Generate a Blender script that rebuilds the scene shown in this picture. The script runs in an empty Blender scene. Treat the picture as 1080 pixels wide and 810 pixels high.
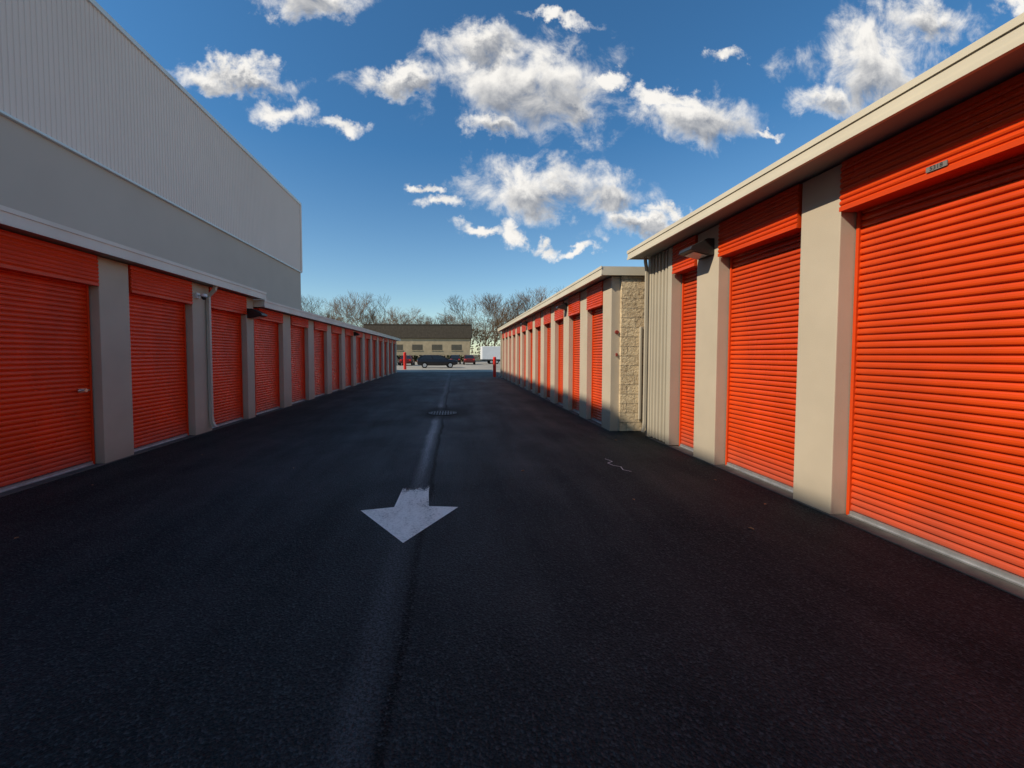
import bpy, bmesh, math, random
from mathutils import Vector, Matrix
random.seed(7)
S=bpy.context.scene
COL=S.collection
S.view_settings.view_transform='Standard'
S.view_settings.look='None'
S.view_settings.exposure=0

# ------------------------------------------------------------------ node helpers
class NT:
    def __init__(s,tree): s.t=tree; s.n=tree.nodes; s.l=tree.links
    def node(s,typ,**kw):
        nd=s.n.new(typ)
        for k,v in kw.items(): setattr(nd,k,v)
        return nd
    def put(s,sock,v):
        if isinstance(v,bpy.types.NodeSocket): s.l.new(v,sock)
        elif v is not None: sock.default_value=v
    def math(s,op,a,b=None,c=None,clamp=False):
        nd=s.node('ShaderNodeMath',operation=op); nd.use_clamp=clamp
        s.put(nd.inputs[0],a)
        if b is not None: s.put(nd.inputs[1],b)
        if c is not None: s.put(nd.inputs[2],c)
        return nd.outputs[0]
    def vec(s,op,a,b=None):
        nd=s.node('ShaderNodeVectorMath',operation=op)
        s.put(nd.inputs[0],a)
        if b is not None: s.put(nd.inputs[1],b)
        return nd.outputs['Value'] if op=='LENGTH' else nd.outputs['Vector']
    def noise(s,v,scale,detail=4,rough=.55,dist=0,color=False):
        nd=s.node('ShaderNodeTexNoise')
        s.put(nd.inputs['Vector'],v); nd.inputs['Scale'].default_value=scale
        nd.inputs['Detail'].default_value=detail; nd.inputs['Roughness'].default_value=rough
        nd.inputs['Distortion'].default_value=dist
        return nd.outputs['Color' if color else 'Fac']
    def rng(s,v,a,b,c=0,d=1,smooth=False):
        nd=s.node('ShaderNodeMapRange'); nd.clamp=True
        if smooth: nd.interpolation_type='SMOOTHSTEP'
        s.put(nd.inputs[0],v)
        for i,x in enumerate((a,b,c,d)): s.put(nd.inputs[i+1],x)
        return nd.outputs[0]
    def mix(s,f,a,b,mode='MIX'):
        nd=s.node('ShaderNodeMix',data_type='RGBA',blend_type=mode)
        s.put(nd.inputs[0],f)
        s.put(nd.inputs[6],a if isinstance(a,bpy.types.NodeSocket) else (*a,1))
        s.put(nd.inputs[7],b if isinstance(b,bpy.types.NodeSocket) else (*b,1))
        return nd.outputs[2]
    def sep(s,v):
        nd=s.node('ShaderNodeSeparateXYZ'); s.put(nd.inputs[0],v); return nd.outputs
    def comb(s,x,y,z):
        nd=s.node('ShaderNodeCombineXYZ')
        for i,v in enumerate((x,y,z)): s.put(nd.inputs[i],v)
        return nd.outputs[0]
    def scalev(s,v,sc):
        nd=s.node('ShaderNodeMapping'); s.put(nd.inputs[0],v); nd.inputs['Scale'].default_value=sc; return nd.outputs[0]
    def bump(s,h,strength,dist,normal=None):
        nd=s.node('ShaderNodeBump'); nd.inputs['Strength'].default_value=strength
        nd.inputs['Distance'].default_value=dist; s.put(nd.inputs['Height'],h)
        if normal is not None: s.put(nd.inputs['Normal'],normal)
        return nd.outputs[0]

def newmat(name):
    m=bpy.data.materials.new(name); m.use_nodes=True
    t=NT(m.node_tree); b=m.node_tree.nodes['Principled BSDF']
    return m,t,b
def mat(name,col,rough=.6,var=.12,scale=3.,bump=.0,bscale=60,metal=0,stretch=(1,1,1),dirt=0,spec=.5):
    m,t,b=newmat(name)
    co=t.node('ShaderNodeTexCoord').outputs['Object']
    v=t.scalev(co,stretch)
    n=t.noise(v,scale,3,.6)
    f=t.rng(n,.3,.7)
    lo=tuple(c*(1-var) for c in col); hi=tuple(min(1,c*(1+var)) for c in col)
    c=t.mix(f,lo,hi)
    if dirt>0:
        z=t.sep(co)[2]
        dm=t.math('MULTIPLY',t.rng(t.math('ADD',z,t.math('MULTIPLY',n,.25)),.1,.5,1,0),dirt)
        c=t.mix(dm,c,(.16,.14,.12))
    t.put(b.inputs['Base Color'],c)
    r=t.rng(n,.3,.7,min(1,rough+.08),max(0,rough-.07))
    t.put(b.inputs['Roughness'],r)
    b.inputs['Metallic'].default_value=metal
    b.inputs['Specular IOR Level'].default_value=spec
    if bump>0:
        t.put(b.inputs['Normal'],t.bump(t.noise(co,bscale,2,.7),bump,.01))
    return m

# ------------------------------------------------------------------ geometry helpers
def box(bm,x0,x1,y0,y1,z0,z1):
    x0,x1=min(x0,x1),max(x0,x1); y0,y1=min(y0,y1),max(y0,y1); z0,z1=min(z0,z1),max(z0,z1)
    v=[bm.verts.new(p) for p in ((x0,y0,z0),(x1,y0,z0),(x1,y1,z0),(x0,y1,z0),(x0,y0,z1),(x1,y0,z1),(x1,y1,z1),(x0,y1,z1))]
    for f in ((0,3,2,1),(4,5,6,7),(0,1,5,4),(1,2,6,5),(2,3,7,6),(3,0,4,7)):
        bm.faces.new([v[i] for i in f])
    return v
def bevel(bm,w,seg=2):
    bmesh.ops.bevel(bm,geom=list(bm.edges),offset=w,segments=seg,profile=.5,affect='EDGES')
def cyl(bm,p0,p1,r0,r1=None,n=12,caps=True):
    r1=r0 if r1 is None else r1
    p0=Vector(p0);p1=Vector(p1); d=(p1-p0).normalized()
    a=d.orthogonal().normalized(); b=d.cross(a)
    A=[bm.verts.new(p0+(a*math.cos(2*math.pi*i/n)+b*math.sin(2*math.pi*i/n))*r0) for i in range(n)]
    B=[bm.verts.new(p1+(a*math.cos(2*math.pi*i/n)+b*math.sin(2*math.pi*i/n))*r1) for i in range(n)]
    for i in range(n): bm.faces.new((A[i],A[(i+1)%n],B[(i+1)%n],B[i]))
    if caps: bm.faces.new(A[::-1]); bm.faces.new(B)
def mesh_from(bm,name,mt,smooth=False):
    bmesh.ops.recalc_face_normals(bm,faces=bm.faces)
    me=bpy.data.meshes.new(name); bm.to_mesh(me); bm.free()
    me.materials.append(mt)
    if smooth:
        for p in me.polygons: p.use_smooth=True
    return me
def link(name,me,parent=None,loc=(0,0,0),rot=(0,0,0)):
    o=bpy.data.objects.new(name,me); COL.objects.link(o)
    o.location=loc; o.rotation_euler=rot
    if parent: o.parent=parent
    return o
def part(name,bm,mt,parent=None,loc=(0,0,0),smooth=False):
    return link(name,mesh_from(bm,name,mt,smooth),parent,loc)
def empty(name,loc,label,cat,group=None,rot=(0,0,0)):
    o=link(name,None,None,loc,rot); o.empty_display_size=.3
    tag(o,label,cat,group); return o
def tag(o,label=None,cat=None,group=None,kind=None):
    if label:o["label"]=label
    if cat:o["category"]=cat
    if group:o["group"]=group
    if kind:o["kind"]=kind
    return o
def extr_profile(bm,prof,y0,y1,close=False):
    A=[bm.verts.new((x,y0,z)) for x,z in prof]; B=[bm.verts.new((x,y1,z)) for x,z in prof]
    n=len(prof)
    for i in range(n if close else n-1):
        j=(i+1)%n
        bm.faces.new((A[i],A[j],B[j],B[i]))
    if close:
        bm.faces.new(A); bm.faces.new(B[::-1])

# ------------------------------------------------------------------ materials
M_orange=mat('orange_door_paint',(.60,.056,.006),.27,.18,1.1,dirt=.35,stretch=(1,1,.5),spec=.5)
M_head=mat('orange_header_paint',(.62,.056,.006),.32,.08,2,spec=.4)
M_orangeL=mat('orange_door_paint_shaded',(.80,.050,.006),.30,.20,1.3,dirt=.35,stretch=(1,1,.5),spec=.25)  # copy of the door orange with the left row's shaded look in its colour
M_headL=mat('orange_header_paint_shaded',(.72,.046,.006),.36,.08,2,spec=.25)  # header orange again, shaded look of the left row put into the colour
M_beige=mat('beige_stucco',(.50,.425,.32),.75,.07,1.2,.25,140,dirt=.35)
M_siding=mat('beige_metal_siding',(.45,.40,.31),.5,.06,1.2,dirt=.25)
M_fascia=mat('cream_fascia_metal',(.64,.575,.44),.45,.06,1.5)
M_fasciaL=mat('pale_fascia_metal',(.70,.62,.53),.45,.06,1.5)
M_spout=mat('beige_grey_spout',(.52,.45,.36),.5,.06,1.5)
M_roof=mat('roof_membrane',(.35,.34,.32),.7,.1,1)
M_conc=mat('concrete_curb',(.085,.08,.07),.85,.35,4,.4,90)
M_alu=mat('galvanised_bar',(.55,.55,.55),.35,.2,9,metal=.7)
M_steel=mat('steel_latch',(.6,.6,.61),.3,.1,20,metal=1)
M_dark=mat('dark_bronze_metal',(.02,.019,.018),.4,.2,8)
M_lens=mat('lamp_lens',(.55,.56,.55),.2,.05,10)
M_white=mat('white_paint',(.75,.75,.74),.4,.04,2)
M_red=mat('red_paint',(.70,.03,.02),.5,.1,4,spec=.3)
M_dred=mat('dull_red_enamel',(.25,.035,.025),.5,.1,4)
M_rubber=mat('black_rubber',(.006,.006,.006),.8,.2,8,spec=.2)
M_glass=mat('tinted_glass',(.02,.025,.03),.08,.1,2)
M_blackcar=mat('black_car_paint',(.015,.015,.018),.2,.1,2)
M_redcar=mat('dark_red_car_paint',(.12,.015,.015),.25,.1,2)
M_greycar=mat('grey_car_paint',(.12,.125,.13),.25,.1,2)
M_bark=mat('bare_bark',(.12,.075,.045),.95,.3,2,spec=.1)
M_twig=mat('bare_twigs',(.16,.095,.052),.95,.3,.6,spec=.1)
M_leaf=mat('dry_leaf',(.38,.19,.07),.7,.3,30)
M_roofdk=mat('brown_shingles',(.07,.053,.035),.85,.25,3,.3,20)
M_cream=mat('tan_render',(.40,.31,.19),.8,.15,1)
M_band=mat('dark_tinted_glazing',(.09,.075,.05),.4,.2,1)
M_black=mat('black_lettering',(.02,.02,.02),.5,.1,5)
M_lite=mat('light_lens',(.6,.55,.5),.2,.1,5)

def m_block():
    m,t,b=newmat('split_face_block')
    co=t.node('ShaderNodeTexCoord').outputs['Object']
    s=t.sep(co)
    v=t.comb(s[0],s[2],0)
    br=t.node('ShaderNodeTexBrick'); t.put(br.inputs['Vector'],v)
    br.inputs['Color1'].default_value=(.84,.65,.40,1); br.inputs['Color2'].default_value=(.60,.44,.26,1)
    br.inputs['Mortar'].default_value=(.34,.26,.17,1); br.inputs['Scale'].default_value=1
    br.inputs['Brick Width'].default_value=.32; br.inputs['Row Height'].default_value=.19; br.inputs['Mortar Size'].default_value=.008
    n=t.noise(co,16,5,.75)
    c=t.mix(t.rng(n,.35,.65,.0,.7),br.outputs['Color'],(.88,.72,.48))
    c=t.mix(t.rng(n,.30,.47,.65,.0),c,(.28,.20,.12))
    t.put(b.inputs['Base Color'],c); b.inputs['Roughness'].default_value=.9
    h=t.math('ADD',n,t.math('MULTIPLY',br.outputs['Fac'],-.7))
    t.put(b.inputs['Normal'],t.bump(h,1,.06))
    return m
M_block=m_block()

def m_asphalt():
    m,t,b=newmat('dark_asphalt')
    co=t.node('ShaderNodeTexCoord').outputs['Object']
    X,Y,Z=t.sep(co)
    big=t.noise(co,.5,4,.6,.3); fine=t.noise(co,60,2,.8)
    vor=t.node('ShaderNodeTexVoronoi'); t.put(vor.inputs['Vector'],co); vor.inputs['Scale'].default_value=80
    st=t.scalev(co,(1,.14,1)); streak=t.noise(st,2.2,4,.6,.4)
    c=t.mix(t.rng(big,.34,.66),(.0085,.0112,.0108),(.022,.0268,.0265))
    c=t.mix(t.rng(streak,.42,.72,0,.45),c,(.040,.047,.047))
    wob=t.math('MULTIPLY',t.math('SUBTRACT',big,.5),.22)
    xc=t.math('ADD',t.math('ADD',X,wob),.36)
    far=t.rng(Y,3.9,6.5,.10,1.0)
    sheen=t.rng(t.math('ABSOLUTE',t.math('ADD',xc,-.2)),.2,3.8,1,0,True)
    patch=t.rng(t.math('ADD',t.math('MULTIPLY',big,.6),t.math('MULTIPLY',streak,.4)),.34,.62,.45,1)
    sheen=t.math('MULTIPLY',sheen,t.math('MULTIPLY',t.rng(Y,1.8,7.5,.12,.95),patch))
    c=t.mix(sheen,c,(.076,.088,.094))  # broad sky sheen along the lane centre, painted as lighter base colour
    sheen_mid=t.rng(t.math('ABSOLUTE',t.math('ADD',xc,.1)),.0,.80,1,0,True)
    sheen_mid=t.math('MULTIPLY',sheen_mid,patch)
    c=t.mix(t.math('MULTIPLY',sheen_mid,t.math('MULTIPLY',far,.75)),c,(.14,.157,.165))  # narrower, brighter band of the sheen, also painted into the base colour
    m1=t.rng(t.math('ABSOLUTE',t.math('ADD',xc,.08)),.02,.13,1,0,True)
    m1=t.math('MULTIPLY',m1,t.rng(streak,.35,.6,.5,1))
    c=t.mix(t.math('MULTIPLY',m1,t.math('MULTIPLY',far,t.rng(Y,10.0,13,1,.3))),c,(.55,.56,.55))
    m3=t.rng(t.math('ABSOLUTE',t.math('SUBTRACT',xc,.07)),.005,.045,1,0,True)
    c=t.mix(t.math('MULTIPLY',m3,.9),c,(.002,.002,.0025))
    m5=t.rng(t.math('ABSOLUTE',t.math('ADD',xc,.01)),.01,.06,1,0,True)
    c=t.mix(t.math('MULTIPLY',m5,.35),c,(.062,.068,.069))
    dv=t.vec('LENGTH',t.vec('MULTIPLY',t.vec('SUBTRACT',co,(-.33,10.5,0)),(1,.6,1)))
    damp=t.rng(t.math('ADD',dv,t.math('MULTIPLY',big,.4)),.60,1.05,.85,0,True)
    c=t.mix(damp,c,(.008,.009,.009))
    ag=t.node('ShaderNodeSeparateColor'); t.put(ag.inputs[0],vor.outputs['Color'])
    c=t.mix(t.rng(ag.outputs[0],.60,1,0,.75),c,(.080,.092,.091))
    c=t.mix(t.rng(fine,.40,.60,.7,0),c,(.003,.0037,.0036))
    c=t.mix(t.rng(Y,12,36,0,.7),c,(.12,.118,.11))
    t.put(b.inputs['Base Color'],c)
    t.put(b.inputs['Roughness'],t.rng(patch,.45,1,.85,.6))
    b.inputs['Specular IOR Level'].default_value=.2
    h=t.math('ADD',fine,t.math('MULTIPLY',vor.outputs['Distance'],.9))
    t.put(b.inputs['Normal'],t.bump(h,1,.010))
    return m
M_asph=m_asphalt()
M_lot=mat('pale_parking_asphalt',(.30,.27,.22),.85,.3,.3,.3,60)
M_grass=mat('winter_grass',(.10,.09,.045),.95,.4,.12)
def m_marking():
    m,t,b=newmat('worn_white_marking')
    co=t.node('ShaderNodeTexCoord').outputs['Object']
    X,Y,Z=t.sep(co)
    n=t.noise(co,45,5,.8); n2=t.noise(t.scalev(co,(1,.35,1)),5,4,.7)
    w=t.math('ADD',t.math('MULTIPLY',n,.6),t.math('MULTIPLY',n2,.4))
    fade=t.rng(Y,4.4,5.1,0,.62)
    fade=t.math('ADD',fade,t.rng(Y,6.4,8.6,0,.30))
    thr=t.math('ADD',fade,.385)
    ag=t.rng(w,t.math('SUBTRACT',thr,.06),t.math('ADD',thr,.06),0,1)
    c=t.mix(t.rng(w,.38,.56),(.66,.58,.48),(1.0,.92,.80))
    t.put(b.inputs['Base Color'],c); b.inputs['Roughness'].default_value=.8
    b.inputs['Specular IOR Level'].default_value=.2
    t.put(b.inputs['Alpha'],t.math('MULTIPLY',ag,t.rng(Y,4.3,6,.98,.6)))
    t.put(b.inputs['Normal'],t.bump(n,.3,.003))
    return m
M_mark=m_marking()
M_chalk=mat('white_spray_mark',(.7,.68,.65),.8,.3,60)

# ------------------------------------------------------------------ ground
def sheet(name,x0,x1,y0,y1,z,mt,label=None):
    bm=bmesh.new()
    v=[bm.verts.new(p) for p in ((x0,y0,z),(x1,y0,z),(x1,y1,z),(x0,y1,z))]; bm.faces.new(v)
    o=part(name,bm,mt); tag(o,label or name,name.replace('_',' '),kind='structure'); return o
sheet('ground',-1500,1500,-300,3000,-.008,M_grass,'winter grass ground reaching the horizon')
sheet('parking_lot',-60,60,35.4,95,-.003,M_lot,'pale worn asphalt parking lot beyond the lane')
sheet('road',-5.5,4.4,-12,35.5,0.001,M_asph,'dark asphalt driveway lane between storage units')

# ------------------------------------------------------------------ storage doors
_cache={}
def curtain_mesh(w,H,mt):
    k=('c',round(w,3),round(H,3),mt.name)
    if k in _cache: return _cache[k]
    bm=bmesh.new(); p=.062; prof=[]; z=.05
    while z<H-1e-4:
        for dx,dz in ((.008,0),(-.010,.004),(-.015,.011),(-.0165,.024),(-.014,.040),(-.008,.051),(.008,.057)):
            if z+dz<H: prof.append((dx,z+dz))
        z+=p
    prof.append((0,H))
    extr_profile(bm,prof,0.01,w-.01)
    me=mesh_from(bm,'door_curtain',mt); _cache[k]=me; return me
def header_mesh(w,z0,z1,dep,mt):
    k=('h',round(w,3),round(z0,3),round(z1,3),dep,mt.name)
    if k in _cache: return _cache[k]
    bm=bmesh.new(); xf=-dep
    prof=[(.01,z0),(xf-.010,z0),(xf-.010,z0+.04),(xf,z0+.045)]
    z=z0+.055; p=.052
    while z+p<z1-.01:
        prof+= [(xf+.005,z),(xf-.006,z+.006),(xf-.010,z+.02),(xf-.006,z+.035),(xf+.005,z+.045)]
        z+=p
    prof+=[(xf,z1),(.01,z1)]
    extr_profile(bm,prof,.002,w-.002,close=True)
    me=mesh_from(bm,'door_header',mt); _cache[k]=me; return me
def bar_mesh(w):
    k=('b',round(w,3))
    if k in _cache: return _cache[k]
    bm=bmesh.new(); extr_profile(bm,[(.012,0),(-.045,0),(-.045,.012),(-.028,.014),(-.028,.046),(.012,.046)],.03,w-.03,close=True)
    me=mesh_from(bm,'bottom_bar',M_alu); _cache[k]=me; return me
def latch_mesh():
    bm=bmesh.new()
    box(bm,-.030,-.018,.05,.17,-.025,.025); cyl(bm,(-.04,.02,0),(-.04,.20,0),.009,n=10)
    cyl(bm,(-.03,.11,0),(-.065,.11,0),.012,n=12); cyl(bm,(-.065,.11,0),(-.075,.11,0),.025,n=12)
    return mesh_from(bm,'latch',M_steel)
def frame_mesh(w,H,mt):
    k=('t',round(w,3),round(H,3),mt.name)
    if k in _cache: return _cache[k]
    bm=bmesh.new(); q=.028
    o=[(0,0),(0,H),(w,H),(w,0),(w-q,0),(w-q,H-q),(q,H-q),(q,0)]
    A=[bm.verts.new((-.032,a,b)) for a,b in o]; B=[bm.verts.new((.013,a,b)) for a,b in o]
    for i in range(8): bm.faces.new((A[i],A[(i+1)%8],B[(i+1)%8],B[i]))
    for R in (A,B):
        for f in ((0,1,6,7),(1,2,5,6),(2,3,4,5)): bm.faces.new([R[i] for i in f])
    me=mesh_from(bm,'guide_track',mt); _cache[k]=me; return me
def door(parent,s,xdoor,y0,y1,zb,hb,ht,dep,latch=False):
    p=parent.location; w=y1-y0
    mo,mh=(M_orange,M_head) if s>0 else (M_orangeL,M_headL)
    if s>0: loc=(xdoor-p.x,y0-p.y,zb); rot=(0,0,0)
    else: loc=(-xdoor-p.x,y1-p.y,zb); rot=(0,0,math.pi)
    d=link('roll_up_door',curtain_mesh(w,hb-zb+.04,mo),parent,loc,rot)
    link('door_header',header_mesh(w,hb-zb,ht-zb,dep,mh),d)
    link('bottom_bar',bar_mesh(w),d)
    link('guide_track',frame_mesh(w,hb-zb+.03,mh),d)
    if latch: link('latch',latch_mesh(),d,(0,0.03,1.05))
    return d

def building(label,s,front,y0,y1,top,depth,doors,pillars,hb,fasc,dep=.15,hdep=None,latch=(),ov=.25,fh=.17):
    base=(s*(front+dep),y0,0)
    e=empty('storage_building',base,label,'storage building')
    def P(name,boxes,mt,bev=0):
        bm=bmesh.new()
        for b in boxes:
            box(bm,s*b[0]-base[0],s*b[1]-base[0],b[2]-y0,b[3]-y0,b[4],b[5])
        if bev: bevel(bm,bev)
        return part(name,bm,mt,e)
    xd=front+dep; fb=top-fh; hdep=dep-.02 if hdep is None else hdep
    P('wall',[(xd+.03,front+depth,y0+.03,y1-.03,0,fb+.01)],M_beige)
    P('foundation',[(front-.02,xd+.025,y0-.02,y1+.02,-.02,.010)],M_conc,.004)
    for a,b in pillars: P('pilaster',[(front,xd+.10,a,b,.006,fb-.004)],M_beige,.008)
    P('fascia',[(front-ov,front-ov+.05,y0-.12,y1+.12,fb,top),
                (front-ov-.012,front-ov+.0,y0-.132,y1+.132,top-.045,top+.008),
                (front-ov-.008,front-ov+.0,y0-.128,y1+.128,fb-.012,fb+.03),
                (front-ov+.05,front+depth+.1,y0-.12,y0-.07,fb,top),
                (front-ov+.05,front+depth+.1,y1+.07,y1+.12,fb,top)],fasc)
    P('roof',[(front-ov+.052,front+depth+.1,y0-.068,y1+.068,fb+.012,top-.02)],M_roof)
    for i,(a,b) in enumerate(doors): door(e,s,xd,a,b,.012,hb,fb-.006,hdep,i in latch)
    return e,P
def sc(lst,k): return [(round(a*k,3),round(b*k,3)) for a,b in lst]

R_near,PRn=building('tall beige storage building with orange roll-up doors and cream fascia',1,3.61,-5.6,7.30,3.49,6,
    [(-2.3,.41),(.93,3.59),(4.05,5.31),(5.84,6.46)],[(-5.6,-2.32),(.42,.92),(3.60,4.03),(5.33,5.82)],2.88,M_fascia,dep=.18,hdep=.20,ov=.36,fh=.15)
R_far,PRf=building('low storage row with orange doors and cream block end wall',1,3.12,7.85,26.7,3.28,7,
    [(8.32+1.53*i,9.30+1.53*i) for i in range(12)],[(7.85,8.31)]+[(9.31+1.53*i,min(9.84+1.53*i,26.7)) for i in range(12)],2.60,M_fascia,hdep=.165)
K=1.03
L_near,PLn=building('shaded storage building with orange roll-up doors and pale fascia',-1,4.95,-5,10.12,3.09,6.3,
    sc([(.1,2.7),(3.2,5.66),(6.20,7.58),(8.12,9.48)],K),sc([(2.71,3.19),(5.68,6.18),(7.60,8.10),(9.50,9.82)],K)+[(-5,.09)],2.50,M_fasciaL,latch=(1,),hdep=.165)
L_far,PLf=building('long low storage row of orange doors beside dark lane',-1,4.95,10.27,34.6,2.90,6.3,
    sc([(10.06+1.92*i,11.42+1.92*i) for i in range(12)],K),sc([(11.44+1.92*i,min(11.96+1.92*i,33.55)) for i in range(12)],K),2.45,M_fasciaL,hdep=.165)

def ribs_y(bm,x,y0,y1,z0,z1,p=.10,d=.03,sgn=-1):
    prof=[];y=y0
    while y<y1-1e-4:
        for dy,dd in ((0,0),(p*.4,0),(p*.5,d),(p*.9,d)):
            if y+dy<y1: prof.append((x+sgn*dd,y+dy))
        y+=p
    prof.append((x,y1))
    A=[bm.verts.new((a,b,z0)) for a,b in prof]; B=[bm.verts.new((a,b,z1)) for a,b in prof]
    for i in range(len(prof)-1): bm.faces.new((A[i],A[i+1],B[i+1],B[i]))
b0=R_near.location
bm=bmesh.new(); ribs_y(bm,3.65-b0.x,6.60-b0.y,7.18-b0.y,.04,3.335,p=.115,d=.05)
part('siding',bm,M_siding,R_near)
PRn('corner_trim',[(3.59,3.8,6.48,6.60,.02,3.334),(3.59,3.8,7.18,7.30,.02,3.334)],M_siding,.005)
PRf('block_wall',[(3.30,10.1,7.78,7.877,0.016,3.10)],M_block)
b1=R_far.location

def downspout(parent,s,x,y,top,mt,w=.045,kick=.16,off=.22):
    b=parent.location; bm=bmesh.new()
    pts=[(x-s*off,top),(x-s*off*.9,top-.08),(x-s*.02,top-.22),(x-s*.02,.30),(x-s*(.02+kick*.25),.19),(x-s*(.02+kick),.10)]
    rings=[]
    for i,(px,pz) in enumerate(pts):
        if i==0: d=Vector((pts[1][0]-px,pts[1][1]-pz))
        elif i==len(pts)-1: d=Vector((px-pts[i-1][0],pz-pts[i-1][1]))
        else: d=Vector((pts[i+1][0]-pts[i-1][0],pts[i+1][1]-pts[i-1][1]))
        d.normalize(); nx,nz=-d.y,d.x
        rings.append([bm.verts.new((px+nx*w*a-b.x,y+w*1.1*c-b.y,pz+nz*w*a)) for a,c in ((-1,-1),(1,-1),(1,1),(-1,1))])
    for A,B in zip(rings,rings[1:]):
        for i in range(4): bm.faces.new((A[i],A[(i+1)%4],B[(i+1)%4],B[i]))
    bm.faces.new(rings[0]); bm.faces.new(rings[-1])
    part('downspout',bm,mt,parent)
downspout(L_near,-1,-4.92,8.24,2.92,M_spout,.028,.06,.16)
downspout(R_near,1,3.56,7.25,3.34,M_siding,.022,.03,.05)
downspout(R_far,1,3.08,26.4,3.12,M_siding)
bm=bmesh.new(); box(bm,3.66-b1.x,3.71-b1.x,7.72-b1.y,7.775-b1.y,.25,2.1); bevel(bm,.01)
part('pipe',bm,M_siding,R_far)

def plate(parent,x,y,z,txt):
    b=parent.location
    bm=bmesh.new(); box(bm,-.004,.004,-.065,.065,-.02,.02)
    p=part('number_plate',bm,mat('plate_grey',(.20,.18,.165),.4,.05,5),parent,(x-b.x,y-b.y,z))
    cu=bpy.data.curves.new('txt','FONT'); cu.body=txt; cu.size=.042; cu.align_x='CENTER'; cu.align_y='CENTER'; cu.extrude=.0005
    to=bpy.data.objects.new('txt',cu); COL.objects.link(to)
    bpy.context.view_layer.update()
    me=bpy.data.meshes.new_from_object(to.evaluated_get(bpy.context.evaluated_depsgraph_get()))
    bpy.data.objects.remove(to)
    me.materials.clear(); me.materials.append(M_black)
    link('plate_number',me,p,(-.0058,0,0),(math.pi/2,0,-math.pi/2))
plate(R_near,3.574,2.83,2.945,'5318')

# ------------------------------------------------------------------ tall building
tb=empty('warehouse',(-13,-30,0),'huge pale warehouse with ribbed white metal upper wall','warehouse')
def TB(name,boxes,mt,bev=0):
    bm=bmesh.new()
    for b in boxes: box(bm,b[0]+13,b[1]+13,b[2]+30,b[3]+30,b[4],b[5])
    if bev: bevel(bm,bev)
    return part(name,bm,mt,tb)
M_tw=mat('grey_precast_wall',(.58,.445,.375),.85,.05,.25,.15,30,spec=.2)
M_ts=mat('white_ribbed_metal',(.88,.68,.59),.7,.04,.15,spec=.15)
TB('wall',[(-60,-13,-30,34.6,0,8.6)],M_tw)
TB('upper_wall',[(-60,-13.02,-30,34.58,8.6,14.0)],M_ts)
bm=bmesh.new(); ribs_y(bm,-12.94+13,0,64.56,8.5,14.02,p=.17,d=.024,sgn=1)
part('ribbed_siding',bm,M_ts,tb)
TB('coping',[(-60,-12.84,-30,34.62,14.02,14.22)],M_white,.01)
TB('flashing',[(-13.0,-12.86,-30,34.6,8.42,8.50)],M_white,.01)
TB('corner_trim',[(-13.02,-12.85,34.4,34.64,8.5,14.02)],M_ts)

# ------------------------------------------------------------------ wall lights
def wall_light(x,y,z,s,label,k=1):
    e=empty('wall_light',(x,y,z),label,'wall light','wall lights on the storage buildings',(0,0,0 if s>0 else math.pi))
    e.scale=(k,)*3
    bm=bmesh.new()
    pr=[(0,-.10),(0,.13),(-.10,.13),(-.33,.02),(-.35,-.03),(-.30,-.045),(-.06,-.10)]
    A=[bm.verts.new((a,-.15,b)) for a,b in pr]; B=[bm.verts.new((a,.15,b)) for a,b in pr]
    n=len(pr)
    for i in range(n): bm.faces.new((A[i],A[(i+1)%n],B[(i+1)%n],B[i]))
    bm.faces.new(A[::-1]); bm.faces.new(B); bevel(bm,.008)
    part('housing',bm,M_dark,e)
    bm=bmesh.new(); v=[bm.verts.new(p) for p in ((-.08,-.12,-.104),(-.28,-.12,-.058),(-.28,.12,-.058),(-.08,.12,-.104))]; bm.faces.new(v)
    part('lens',bm,M_lens,e)
wall_light(3.61,5.57,3.04,1,'dark wedge wall light on beige pilaster')
wall_light(-4.95,9.95,2.52,-1,'dark wedge wall light on shaded pilaster')
wall_light(3.12,11.1,2.88,1,'small dark wall light above orange doors',.8)
wall_light(3.12,17.2,2.88,1,'small dark wall light above orange doors',.8)
wall_light(-4.95,19.9,2.55,-1,'small dark wall light above orange doors',.8)

cm=empty('security_camera',(-4.95,7.95,2.68),'small white dome security camera on beige pilaster','security camera')
bm=bmesh.new(); box(bm,0,.04,-.05,.05,-.05,.05); cyl(bm,(.04,0,0),(.14,0,0),.018); cyl(bm,(.14,0,.03),(.14,0,-.02),.055,.06,14)
part('bracket',bm,M_white,cm)
bm=bmesh.new(); bmesh.ops.create_uvsphere(bm,u_segments=14,v_segments=8,radius=.048,matrix=Matrix.Translation((.14,0,-.035))); part('dome',bm,M_glass,cm,smooth=True)

fa=empty('fire_alarm',(3.235,7.848,2.0),'small red fire alarm bell on beige corner pilaster','fire alarm')
bm=bmesh.new(); cyl(bm,(0,0,0),(0,-.03,0),.04,.035,16); part('bell',bm,M_dred,fa)
bm=bmesh.new(); box(bm,-.018,.018,-.03,0,-.48,-.42); bevel(bm,.005); part('strobe_box',bm,M_dred,fa)

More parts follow.
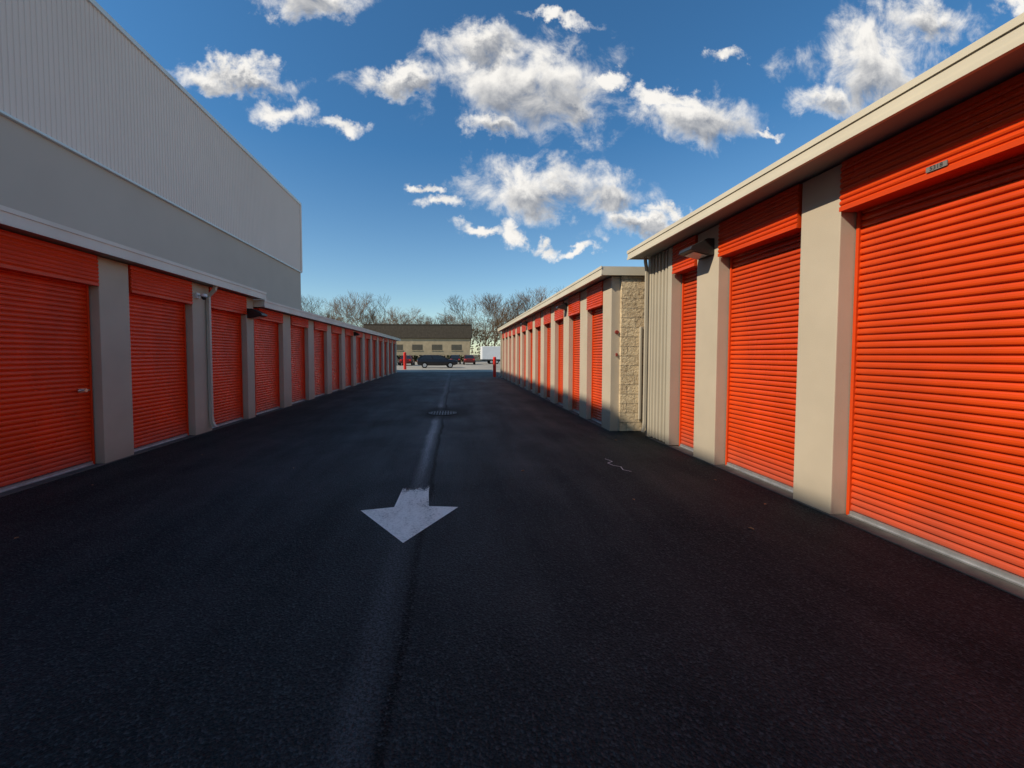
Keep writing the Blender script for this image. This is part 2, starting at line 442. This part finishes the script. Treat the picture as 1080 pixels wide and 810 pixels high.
# ------------------------------------------------------------------ lane markings & drain
bm=bmesh.new()
def poly(bm,pts,z=.005):
    bm.faces.new([bm.verts.new((x,y,z)) for x,y in pts])
poly(bm,[(-.43,3.24),(.03,3.99),(-.27,4.03),(-.30,4.45),(-.38,9.0),(-.54,9.0),(-.61,4.45),(-.62,4.02),(-.94,3.95)])
bmesh.ops.triangulate(bm,faces=bm.faces[:])
o=part('painted_arrow',bm,M_mark); tag(o,'worn white painted arrow on dark asphalt lane','road marking')
dr=empty('storm_drain',(-.33,10.5,0.002),'round dark cast iron storm drain grate in asphalt','drain')
M_iron=mat('cast_iron',(.05,.048,.045),.6,.25,12)
R0=.38
bm=bmesh.new(); n=36
A=[bm.verts.new((R0*math.cos(2*math.pi*i/n),R0*math.sin(2*math.pi*i/n),.014)) for i in range(n)]
B=[bm.verts.new((.33*math.cos(2*math.pi*i/n),.33*math.sin(2*math.pi*i/n),.014)) for i in range(n)]
for i in range(n): bm.faces.new((A[i],A[(i+1)%n],B[(i+1)%n],B[i]))
part('frame',bm,M_iron,dr)
bm=bmesh.new()
for i in range(-4,5):
    x=i*.072; h=math.sqrt(.33**2-x*x)
    box(bm,x-.015,x+.015,-h,h,.005,.0135)
box(bm,-.33,.33,-.02,.02,.005,.0142)
part('grate',bm,mat('worn_grate_iron',(.13,.125,.12),.6,.25,12),dr)
bm=bmesh.new(); poly(bm,[(.42*math.cos(i*.2094),.46*math.sin(i*.2094)) for i in range(30)],.003); part('pit',bm,M_rubber,dr)

bm=bmesh.new()
pts=[(2.22,5.75),(2.27,5.60),(2.17,5.52),(2.20,5.40),(2.28,5.33),(2.25,5.18),(2.33,5.1)]
for (a,b),(c,d) in zip(pts,pts[1:]):
    dx,dy=c-a,d-b; l=math.hypot(dx,dy); nx,ny=-dy/l*.006,dx/l*.006
    poly(bm,[(a-nx,b-ny),(c-nx,d-ny),(c+nx,d+ny),(a+nx,b+ny)],.005+random.random()*.001)
o=part('spray_mark',bm,M_chalk); tag(o,'thin white squiggle sprayed on dark asphalt','road marking')

def leaf_mesh():
    bm=bmesh.new()
    out=[(0,-.035),(.018,-.02),(.03,.0),(.016,.012),(.012,.035),(0,.045),(-.012,.033),(-.018,.012),(-.028,.0),(-.016,-.02)]
    c=bm.verts.new((0,0,.002)); vs=[bm.verts.new((x,y,.006+abs(x)*.45+random.random()*.004)) for x,y in out]
    for i in range(len(vs)): bm.faces.new((c,vs[i],vs[(i+1)%len(vs)]))
    return mesh_from(bm,'fallen_leaf',M_leaf)
lm=leaf_mesh()
for x,y in ((2.62,3.35),(3.2,4.7),(-3.7,3.5),(3.2,3.9),(-4.3,4.9),(.9,5.2),(2.9,7.0),(-3.9,6.3),(-2.2,5.5),(1.9,4.1)):
    o=link('fallen_leaf',lm,None,(x,y,.002),(0,0,random.random()*6)); s=random.uniform(.4,.65); o.scale=(s,s,s)
    tag(o,'small dry brown leaf lying on asphalt','leaf','fallen leaves on the lane')

def bollard(x,y,h=1.2,r=.11):
    e=empty('bollard',(x,y,0),'plain red steel bollard at the end of the lane','bollard','red bollards at the lane exit')
    bm=bmesh.new(); cyl(bm,(0,0,0),(0,0,h),r,n=18); part('post',bm,M_red,e)
    bm=bmesh.new(); cyl(bm,(0,0,h+.002),(0,0,h+.05),r,r*.6,n=18); part('cap',bm,M_red,e)
bollard(-5.25,42,1.75,.15); bollard(2.72,27.4,1.35)

# ------------------------------------------------------------------ cars
def car(x,y,rz,paint,label,Lc=4.7,H=1.5,suv=False):
    e=empty('parked_car',(x,y,0),label,'car','cars in the far parking lot',(0,0,rz))
    L=Lc/2
    if suv: st=[(-L,.55,.95,.80),(-L+.08,.38,1.05,.86),(-L+.9,.30,1.08,.9),(0,.28,1.06,.92),(L-1.25,.30,1.04,.9),(L-.35,.34,.96,.87),(L-.06,.42,.84,.8),(L,.5,.72,.7)]
    else: st=[(-L,.5,.85,.75),(-L+.1,.36,.95,.83),(-L+.8,.28,.98,.88),(0,.25,.95,.9),(L-1.35,.27,.93,.9),(L-.4,.32,.80,.85),(L-.08,.38,.68,.78),(L,.45,.58,.68)]
    bm=bmesh.new(); R=[]
    for sx,zb,zt,w in st:
        pr=[(w*.9,zb),(w,zb+.14),(w*1.02,(zb+zt)/2+.05),(w*.95,zt-.05),(w*.8,zt)]
        ring=[(a,b) for a,b in pr]+[(-a,b) for a,b in pr[::-1]]
        R.append([bm.verts.new((sx,a,b)) for a,b in ring])
    for A,B in zip(R,R[1:]):
        for i in range(len(A)): bm.faces.new((A[i],A[(i+1)%len(A)],B[(i+1)%len(A)],B[i]))
    bm.faces.new(R[0]); bm.faces.new(R[-1][::-1])
    belt=st[3][2]-.01
    rb,rf=(-L+.55,L-2.0) if suv else (-L+1.05,L-1.95)
    cb,cf=(-L+.15,L-1.15) if suv else (-L+.4,L-1.15)
    v0=[bm.verts.new(p) for p in ((rb,-.60,H-.05),(rf,-.60,H-.05),(rf,.60,H-.05),(rb,.60,H-.05))]
    v1=[bm.verts.new(p) for p in ((rb+.25,-.5,H),(rf-.25,-.5,H),(rf-.25,.5,H),(rb+.25,.5,H))]
    for i in range(4): bm.faces.new((v0[i],v0[(i+1)%4],v1[(i+1)%4],v1[i]))
    bm.faces.new(v1); bm.faces.new(v0[::-1])
    for sy in (-1,1):
        for (xa,xb) in ((cb,rb),((cb+cf)/2-.05,(rb+rf)/2-.05),(cf,rf)):
            cyl(bm,(xa,sy*.80,belt),(xb,sy*.60,H-.04),.04,n=6)
    part('body',bm,paint,e)
    bm=bmesh.new()
    a=[bm.verts.new(p) for p in ((cb,-.79,belt-.02),(cf,-.79,belt-.02),(cf,.79,belt-.02),(cb,.79,belt-.02))]
    b=[bm.verts.new(p) for p in ((rb,-.585,H-.045),(rf,-.585,H-.045),(rf,.585,H-.045),(rb,.585,H-.045))]
    for i in range(4): bm.faces.new((a[i],a[(i+1)%4],b[(i+1)%4],b[i]))
    part('window',bm,M_glass,e)
    for wx in (-L+.85,L-.9):
        for sy in (-1,1):
            bm=bmesh.new(); cyl(bm,(0,-.11,0),(0,.11,0),.335,n=20)
            w=part('wheel',bm,M_rubber,e,(wx,sy*.82,.335))
            bm=bmesh.new(); cyl(bm,(0,sy*.105,0),(0,sy*.118,0),.21,n=14); part('rim',bm,M_alu,w)
    for sy in (-1,1):
        bm=bmesh.new(); box(bm,L-.1,L-.015,sy*.45,sy*.70,.55,.66); part('headlight',bm,M_lite,e)
        bm=bmesh.new(); box(bm,-L-.012,-L+.05,sy*.5,sy*.76,.72,.86); part('tail_light',bm,M_red,e)
car(-2.1,47,math.radians(6),M_blackcar,'black hatchback parked side-on in the far lot',4.7,1.5,True)
car(-6.9,58,math.radians(90),M_redcar,'dark red car parked near the low office',4.5,1.45)
car(-4.2,62,math.radians(90),M_greycar,'grey car parked near the low office',4.5,1.5)
car(-9.4,60,math.radians(90),M_blackcar,'black car parked near the low office',4.5,1.45)
car(2.2,63,math.radians(90),M_redcar,'dark red car parked near the low office',4.5,1.5)
car(.0,66,math.radians(90),M_blackcar,'black car parked near the low office',4.5,1.5)

tr=empty('trailer',(6.6,66,0),'white enclosed cargo trailer parked in the lot','trailer',rot=(0,0,math.radians(4)))
bm=bmesh.new(); box(bm,-2.3,2.1,-1.1,1.1,.75,2.9); bevel(bm,.06); part('body',bm,M_white,tr)
bm=bmesh.new(); box(bm,-2.28,2.1,-1.05,1.05,.55,.745); cyl(bm,(2.1,.6,.65),(3.4,0,.6),.05,n=6); cyl(bm,(2.1,-.6,.65),(3.4,0,.6),.05,n=6); cyl(bm,(3.2,0,.0),(3.2,0,.8),.04,n=6); part('hitch_frame',bm,M_dark,tr)
for wx in (-.75,.1):
    for sy in (-1,1):
        bm=bmesh.new(); cyl(bm,(0,-.1,0),(0,.1,0),.36,n=18); w=part('wheel',bm,M_rubber,tr,(wx,sy*1.0,.36))
        bm=bmesh.new(); cyl(bm,(0,sy*.1,0),(0,sy*.115,0),.2,n=12); part('rim',bm,M_alu,w)

# ------------------------------------------------------------------ far office building
ob=empty('office_building',(-5,86,0),'low tan office building with flat brown roof band','office building')
bm=bmesh.new(); box(bm,-14,8.2,0,14,0,5.0); part('wall',bm,M_cream,ob)
bm=bmesh.new(); box(bm,-14.4,8.6,-.3,14.4,5.0,7.9); bevel(bm,.12); part('roof',bm,M_roofdk,ob)
bm=bmesh.new(); box(bm,-14.46,8.66,-.36,14.46,7.902,8.05); part('coping',bm,M_roofdk,ob)
for i in range(5):
    x=-12.6+i*4.2
    bm=bmesh.new(); box(bm,x,x+2.2,-.04,-.002,2.5,3.7); w=part('window',bm,M_band,ob)
    bm=bmesh.new(); box(bm,x-.1,x+2.3,-.10,-.002,2.36,2.48); part('sill',bm,M_cream,w)
bm=bmesh.new()
random.seed(3)
for i in range(700):
    c=Vector((random.uniform(-14,8.5),-1.6+random.uniform(-.5,.5),random.uniform(.1,1.3)))
    r=.28; d1=Vector((random.uniform(-1,1),random.uniform(-1,1),random.uniform(-1,1))).normalized()*r; d2=d1.orthogonal().normalized()*r
    bm.faces.new([bm.verts.new(c+d1),bm.verts.new(c+d2),bm.verts.new(c-d1),bm.verts.new(c-d2)])
o=part('hedge',bm,mat('hedge_leaves',(.035,.04,.018),.8,.3,2,spec=.1),None,(-5,86,0)); tag(o,'low dark clipped hedge in front of office','hedge',kind='stuff')

# ------------------------------------------------------------------ bare trees
def tree_data(seed,height,levels=5):
    rnd=random.Random(seed)
    T=[];C=[]
    def grow(p,d,l,r,lev):
        n=2; q=p
        for k in range(n):
            dd=(d+Vector((rnd.uniform(-1,1),rnd.uniform(-1,1),rnd.uniform(-.5,.7)))*.16).normalized()
            q2=q+dd*l/n
            (T if lev<2 else C).append((q,q2,r*(1-.2*k),r*(1-.2*(k+1)))); q=q2; d=dd
            if lev>=1 and k==0 and lev<levels:
                ax=Vector((rnd.uniform(-1,1),rnd.uniform(-1,1),rnd.uniform(.0,.6))).normalized()
                grow(q,(d+ax*.9).normalized(),l*.6,max(r*.5,.020),lev+1)
        if lev<levels:
            for k in range(3):
                ax=Vector((rnd.uniform(-1,1),rnd.uniform(-1,1),rnd.uniform(-.25,.5))).normalized()
                nd=(d*1.0+ax*rnd.uniform(.4,.8)).normalized()
                grow(q,nd,l*rnd.uniform(.68,.84),max(r*.52,.020),lev+1)
    grow(Vector((0,0,0)),Vector((0,0,1)),height*.24,height*.010,0)
    mz=max(s[1].z for s in C); k=height/mz
    return [[(a*k,b*k,c,e) for a,b,c,e in X] for X in (T,C)]
def tubes(segs,n=4):
    vs=[];fs=[]
    for p0,p1,r0,r1 in segs:
        nn=n if r0>.05 else 3
        d=(p1-p0).normalized(); a=d.orthogonal().normalized(); b=d.cross(a); k=len(vs)
        for (p,r) in ((p0,r0),(p1,r1)):
            for i in range(nn):
                t=2*math.pi*i/nn; vs.append(tuple(p+(a*math.cos(t)+b*math.sin(t))*r))
        for i in range(nn): fs.append((k+i,k+(i+1)%nn,k+nn+(i+1)%nn,k+nn+i))
    return vs,fs
variants=[]
for sd in (11,23,37):
    T,C=tree_data(sd,18,5)
    tm=bpy.data.meshes.new('trunk'); v,f=tubes(T,7); tm.from_pydata(v,[],f); tm.materials.append(M_bark)
    c2=bpy.data.meshes.new('crown'); v2,f2=tubes(C,4); c2.from_pydata(v2,[],f2); c2.materials.append(M_twig)
    variants.append((tm,c2,v2,f2))
spots=[(-39,118,1.05),(-31,112,1.0),(-27,122,1.15),(-22,116,1.05),(-17.5,125,.95),(-45,125,1.1),(-36,128,1.0),
       (-11,130,.8),(-5,128,.75),(1,132,.95),(4,126,1.15),(8.5,118,1.1),(12,122,1.15),(15,112,1.05),(19,106,1.0),(23,112,1.15),(27,118,1.2),(32,116,1.2),(10.5,104,.85),(38,122,1.2)]
rr=random.Random(5)
for i,(x,y,s) in enumerate(spots):
    e=empty('bare_tree',(x,y,0),'leafless brown winter tree beyond the parking lot','tree','bare trees beyond the lot',(0,0,rr.random()*6))
    e.scale=(s,s,s)
    link('trunk',variants[i%3][0],e); link('crown',variants[i%3][1],e)
vs=[];fs=[]
for i in range(60):
    _,_,v2,f2=variants[i%3]
    a=rr.random()*6; s=rr.uniform(.8,1.1); ox=-95+i*3.6+rr.uniform(-2,2); oy=rr.uniform(145,175); k=len(vs)
    ca,sa=math.cos(a)*s,math.sin(a)*s
    for x,y,z in v2: vs.append((ox+(x*ca-y*sa)*1.3,oy+x*sa+y*ca,z*s-1.5))
    fs+= [tuple(j+k for j in f) for f in f2[::2]]
me=bpy.data.meshes.new('woodland'); me.from_pydata(vs,[],fs); me.materials.append(M_twig)
o=link('woodland',me); tag(o,'distant brown leafless woodland on the horizon','woodland',kind='stuff')
vs=[];fs=[]
for i in range(13000):
    x=rr.uniform(-150,150); y=rr.uniform(138,144)
    hh=9+2.0*math.sin(x*.07)+1.5*math.sin(x*.23+1)
    c=Vector((x,y,hh*rr.random()**.8)); r=rr.uniform(.2,.5)
    d1=Vector((rr.uniform(-1,1),rr.uniform(-.3,.3),rr.uniform(-1,1))).normalized()*r; d2=Vector((-d1.z,0,d1.x))*.5
    k=len(vs); vs+=[tuple(c+d1),tuple(c+d2),tuple(c-d1),tuple(c-d2)]; fs.append((k,k+1,k+2,k+3))
me=bpy.data.meshes.new('scrub'); me.from_pydata(vs,[],fs); me.materials.append(mat('winter_scrub',(.10,.065,.037),.95,.35,.3,spec=.1))
o=link('undergrowth',me); tag(o,'brown winter scrub along the far verge','scrub',kind='stuff')

# ------------------------------------------------------------------ world
SUN_EL=math.radians(38.9); AZ=math.radians(-110)
W=bpy.data.worlds.new('World'); S.world=W; W.use_nodes=True
try: W.cycles.sampling_method='MANUAL'; W.cycles.sample_map_resolution=256
except Exception as ex: print(ex)
t=NT(W.node_tree); bg=W.node_tree.nodes['Background']; bg.inputs['Strength'].default_value=.115
sky=t.node('ShaderNodeTexSky',sky_type='NISHITA'); sky.sun_disc=False; sky.sun_elevation=SUN_EL; sky.sun_rotation=AZ
sky.air_density=1.0; sky.dust_density=.5; sky.ozone_density=2.0
d=t.node('ShaderNodeTexCoord').outputs['Generated']
dx,dy,dz=t.sep(d)
tint=t.mix(t.rng(dz,0,.45,0,1),(1.22,1.30,1.20),(.46,.93,1.18))
skycol=t.mix(1.0,sky.outputs[0],tint,'MULTIPLY')
dyc=t.math('MAXIMUM',dy,.05)
P=t.comb(t.math('DIVIDE',dx,dyc),t.math('DIVIDE',dz,dyc),0)
clouds=[(548,94,96,44),(428,93,52,15),(508,58,50,18),(598,112,40,22),(518,140,38,13),
 (575,200,88,27),(638,212,44,21),(738,132,66,25),(700,108,36,10),(672,243,48,15),(708,228,38,9),
 (905,78,70,44),(868,112,40,20),(962,35,58,24),(1058,18,34,16),
 (258,94,58,13),(300,122,32,15),(370,135,27,10),(330,14,54,19),
 (578,30,36,7),(466,215,24,9),(510,243,26,8),(541,246,12,14),(576,262,18,9),(762,70,20,8),(645,92,22,7),(448,195,16,6),(800,150,18,6),(610,262,16,6)]
wn=t.vec('SUBTRACT',t.noise(P,7,5,.66,color=True),(.5,.5,.5))
sw=t.node('ShaderNodeVectorMath',operation='SCALE'); t.put(sw.inputs[0],wn); sw.inputs['Scale'].default_value=.19
V1=t.vec('ADD',P,t.vec('MULTIPLY',sw.outputs[0],(1,1,0)))
acc=None; low=None
for x,y,a,b in clouds:
    u=(x-480)/420; v=(374-y)/420; ku=1/(1-.052*u)
    u*=ku; v*=ku
    mp=t.node('ShaderNodeMapping'); mp.inputs['Scale'].default_value=(420/a,420/b,0); mp.inputs['Location'].default_value=(-u*420/a,-v*420/b,0)
    t.put(mp.inputs[0],V1)
    q=t.vec('LENGTH',mp.outputs[0])
    acc=q if acc is None else t.math('SMOOTH_MIN',acc,q,.12)
    if a>=38 and b>=13:
        mp2=t.node('ShaderNodeMapping'); a2=a*.95; b2=b*.8; u2=u+.12*a/420; v2_=v-.40*b/420
        mp2.inputs['Scale'].default_value=(420/a2,420/b2,0); mp2.inputs['Location'].default_value=(-u2*420/a2,-v2_*420/b2,0)
        t.put(mp2.inputs[0],V1); q2=t.vec('LENGTH',mp2.outputs[0])
        low=q2 if low is None else t.math('SMOOTH_MIN',low,q2,.15)
acc=t.math('MAXIMUM',t.math('SUBTRACT',1,acc),-.85)
fb=t.noise(P,9,9,.64,.4)
fb2=t.noise(t.vec('ADD',P,(-.013,.022,0)),9,5,.60,.4)
fb1=t.noise(P,9,5,.60,.4)
F0=t.math('ADD',t.math('ADD',t.math('MULTIPLY',acc,.85),.05),t.math('MULTIPLY',t.math('SUBTRACT',fb,.5),2.2))
dens=t.rng(F0,-.22,.62,0,1,True)
diff=t.math('SUBTRACT',fb1,fb2)
shade=t.rng(t.math('ADD',low,t.math('MULTIPLY',t.math('SUBTRACT',fb1,.5),-1.2)),.20,1.05,.78,0,True)
lit=t.math('ADD',t.math('MULTIPLY',diff,1.7),t.math('SUBTRACT',.96,shade),clamp=True)
ccol=t.mix(t.rng(lit,.05,1.0),(2.4,2.6,3.0),(8.6,8.3,7.8))
front=t.rng(dy,.05,.2)
c=t.mix(t.math('MULTIPLY',t.math('MULTIPLY',dens,.97),front),skycol,ccol)
t.put(bg.inputs['Color'],c)

# ------------------------------------------------------------------ sun
sl=bpy.data.lights.new('sun','SUN'); sl.energy=4.7; sl.angle=math.radians(.5); sl.color=(1,.88,.70)
so=bpy.data.objects.new('sun',sl); COL.objects.link(so)
sd=Vector((math.cos(SUN_EL)*math.sin(AZ),math.cos(SUN_EL)*math.cos(AZ),math.sin(SUN_EL)))
so.rotation_euler=sd.to_track_quat('Z','Y').to_euler(); so.location=(-20,0,30)

# ------------------------------------------------------------------ camera
cam=bpy.data.cameras.new('camera'); co=bpy.data.objects.new('camera',cam); COL.objects.link(co); S.camera=co
yaw=math.radians(3); pit=math.radians(2.2); fpx=420
co.location=(0,0,1.55); co.rotation_euler=(math.pi/2-pit,0,-yaw)
cam.sensor_width=36; cam.lens=36*fpx/1080
cam.clip_end=5000; cam.clip_start=.05
vx=540-fpx*math.tan(yaw)/math.cos(pit); vy=405-fpx*math.tan(pit)
cam.shift_x=(vx-480)/1080; cam.shift_y=-(vy-374)/1080
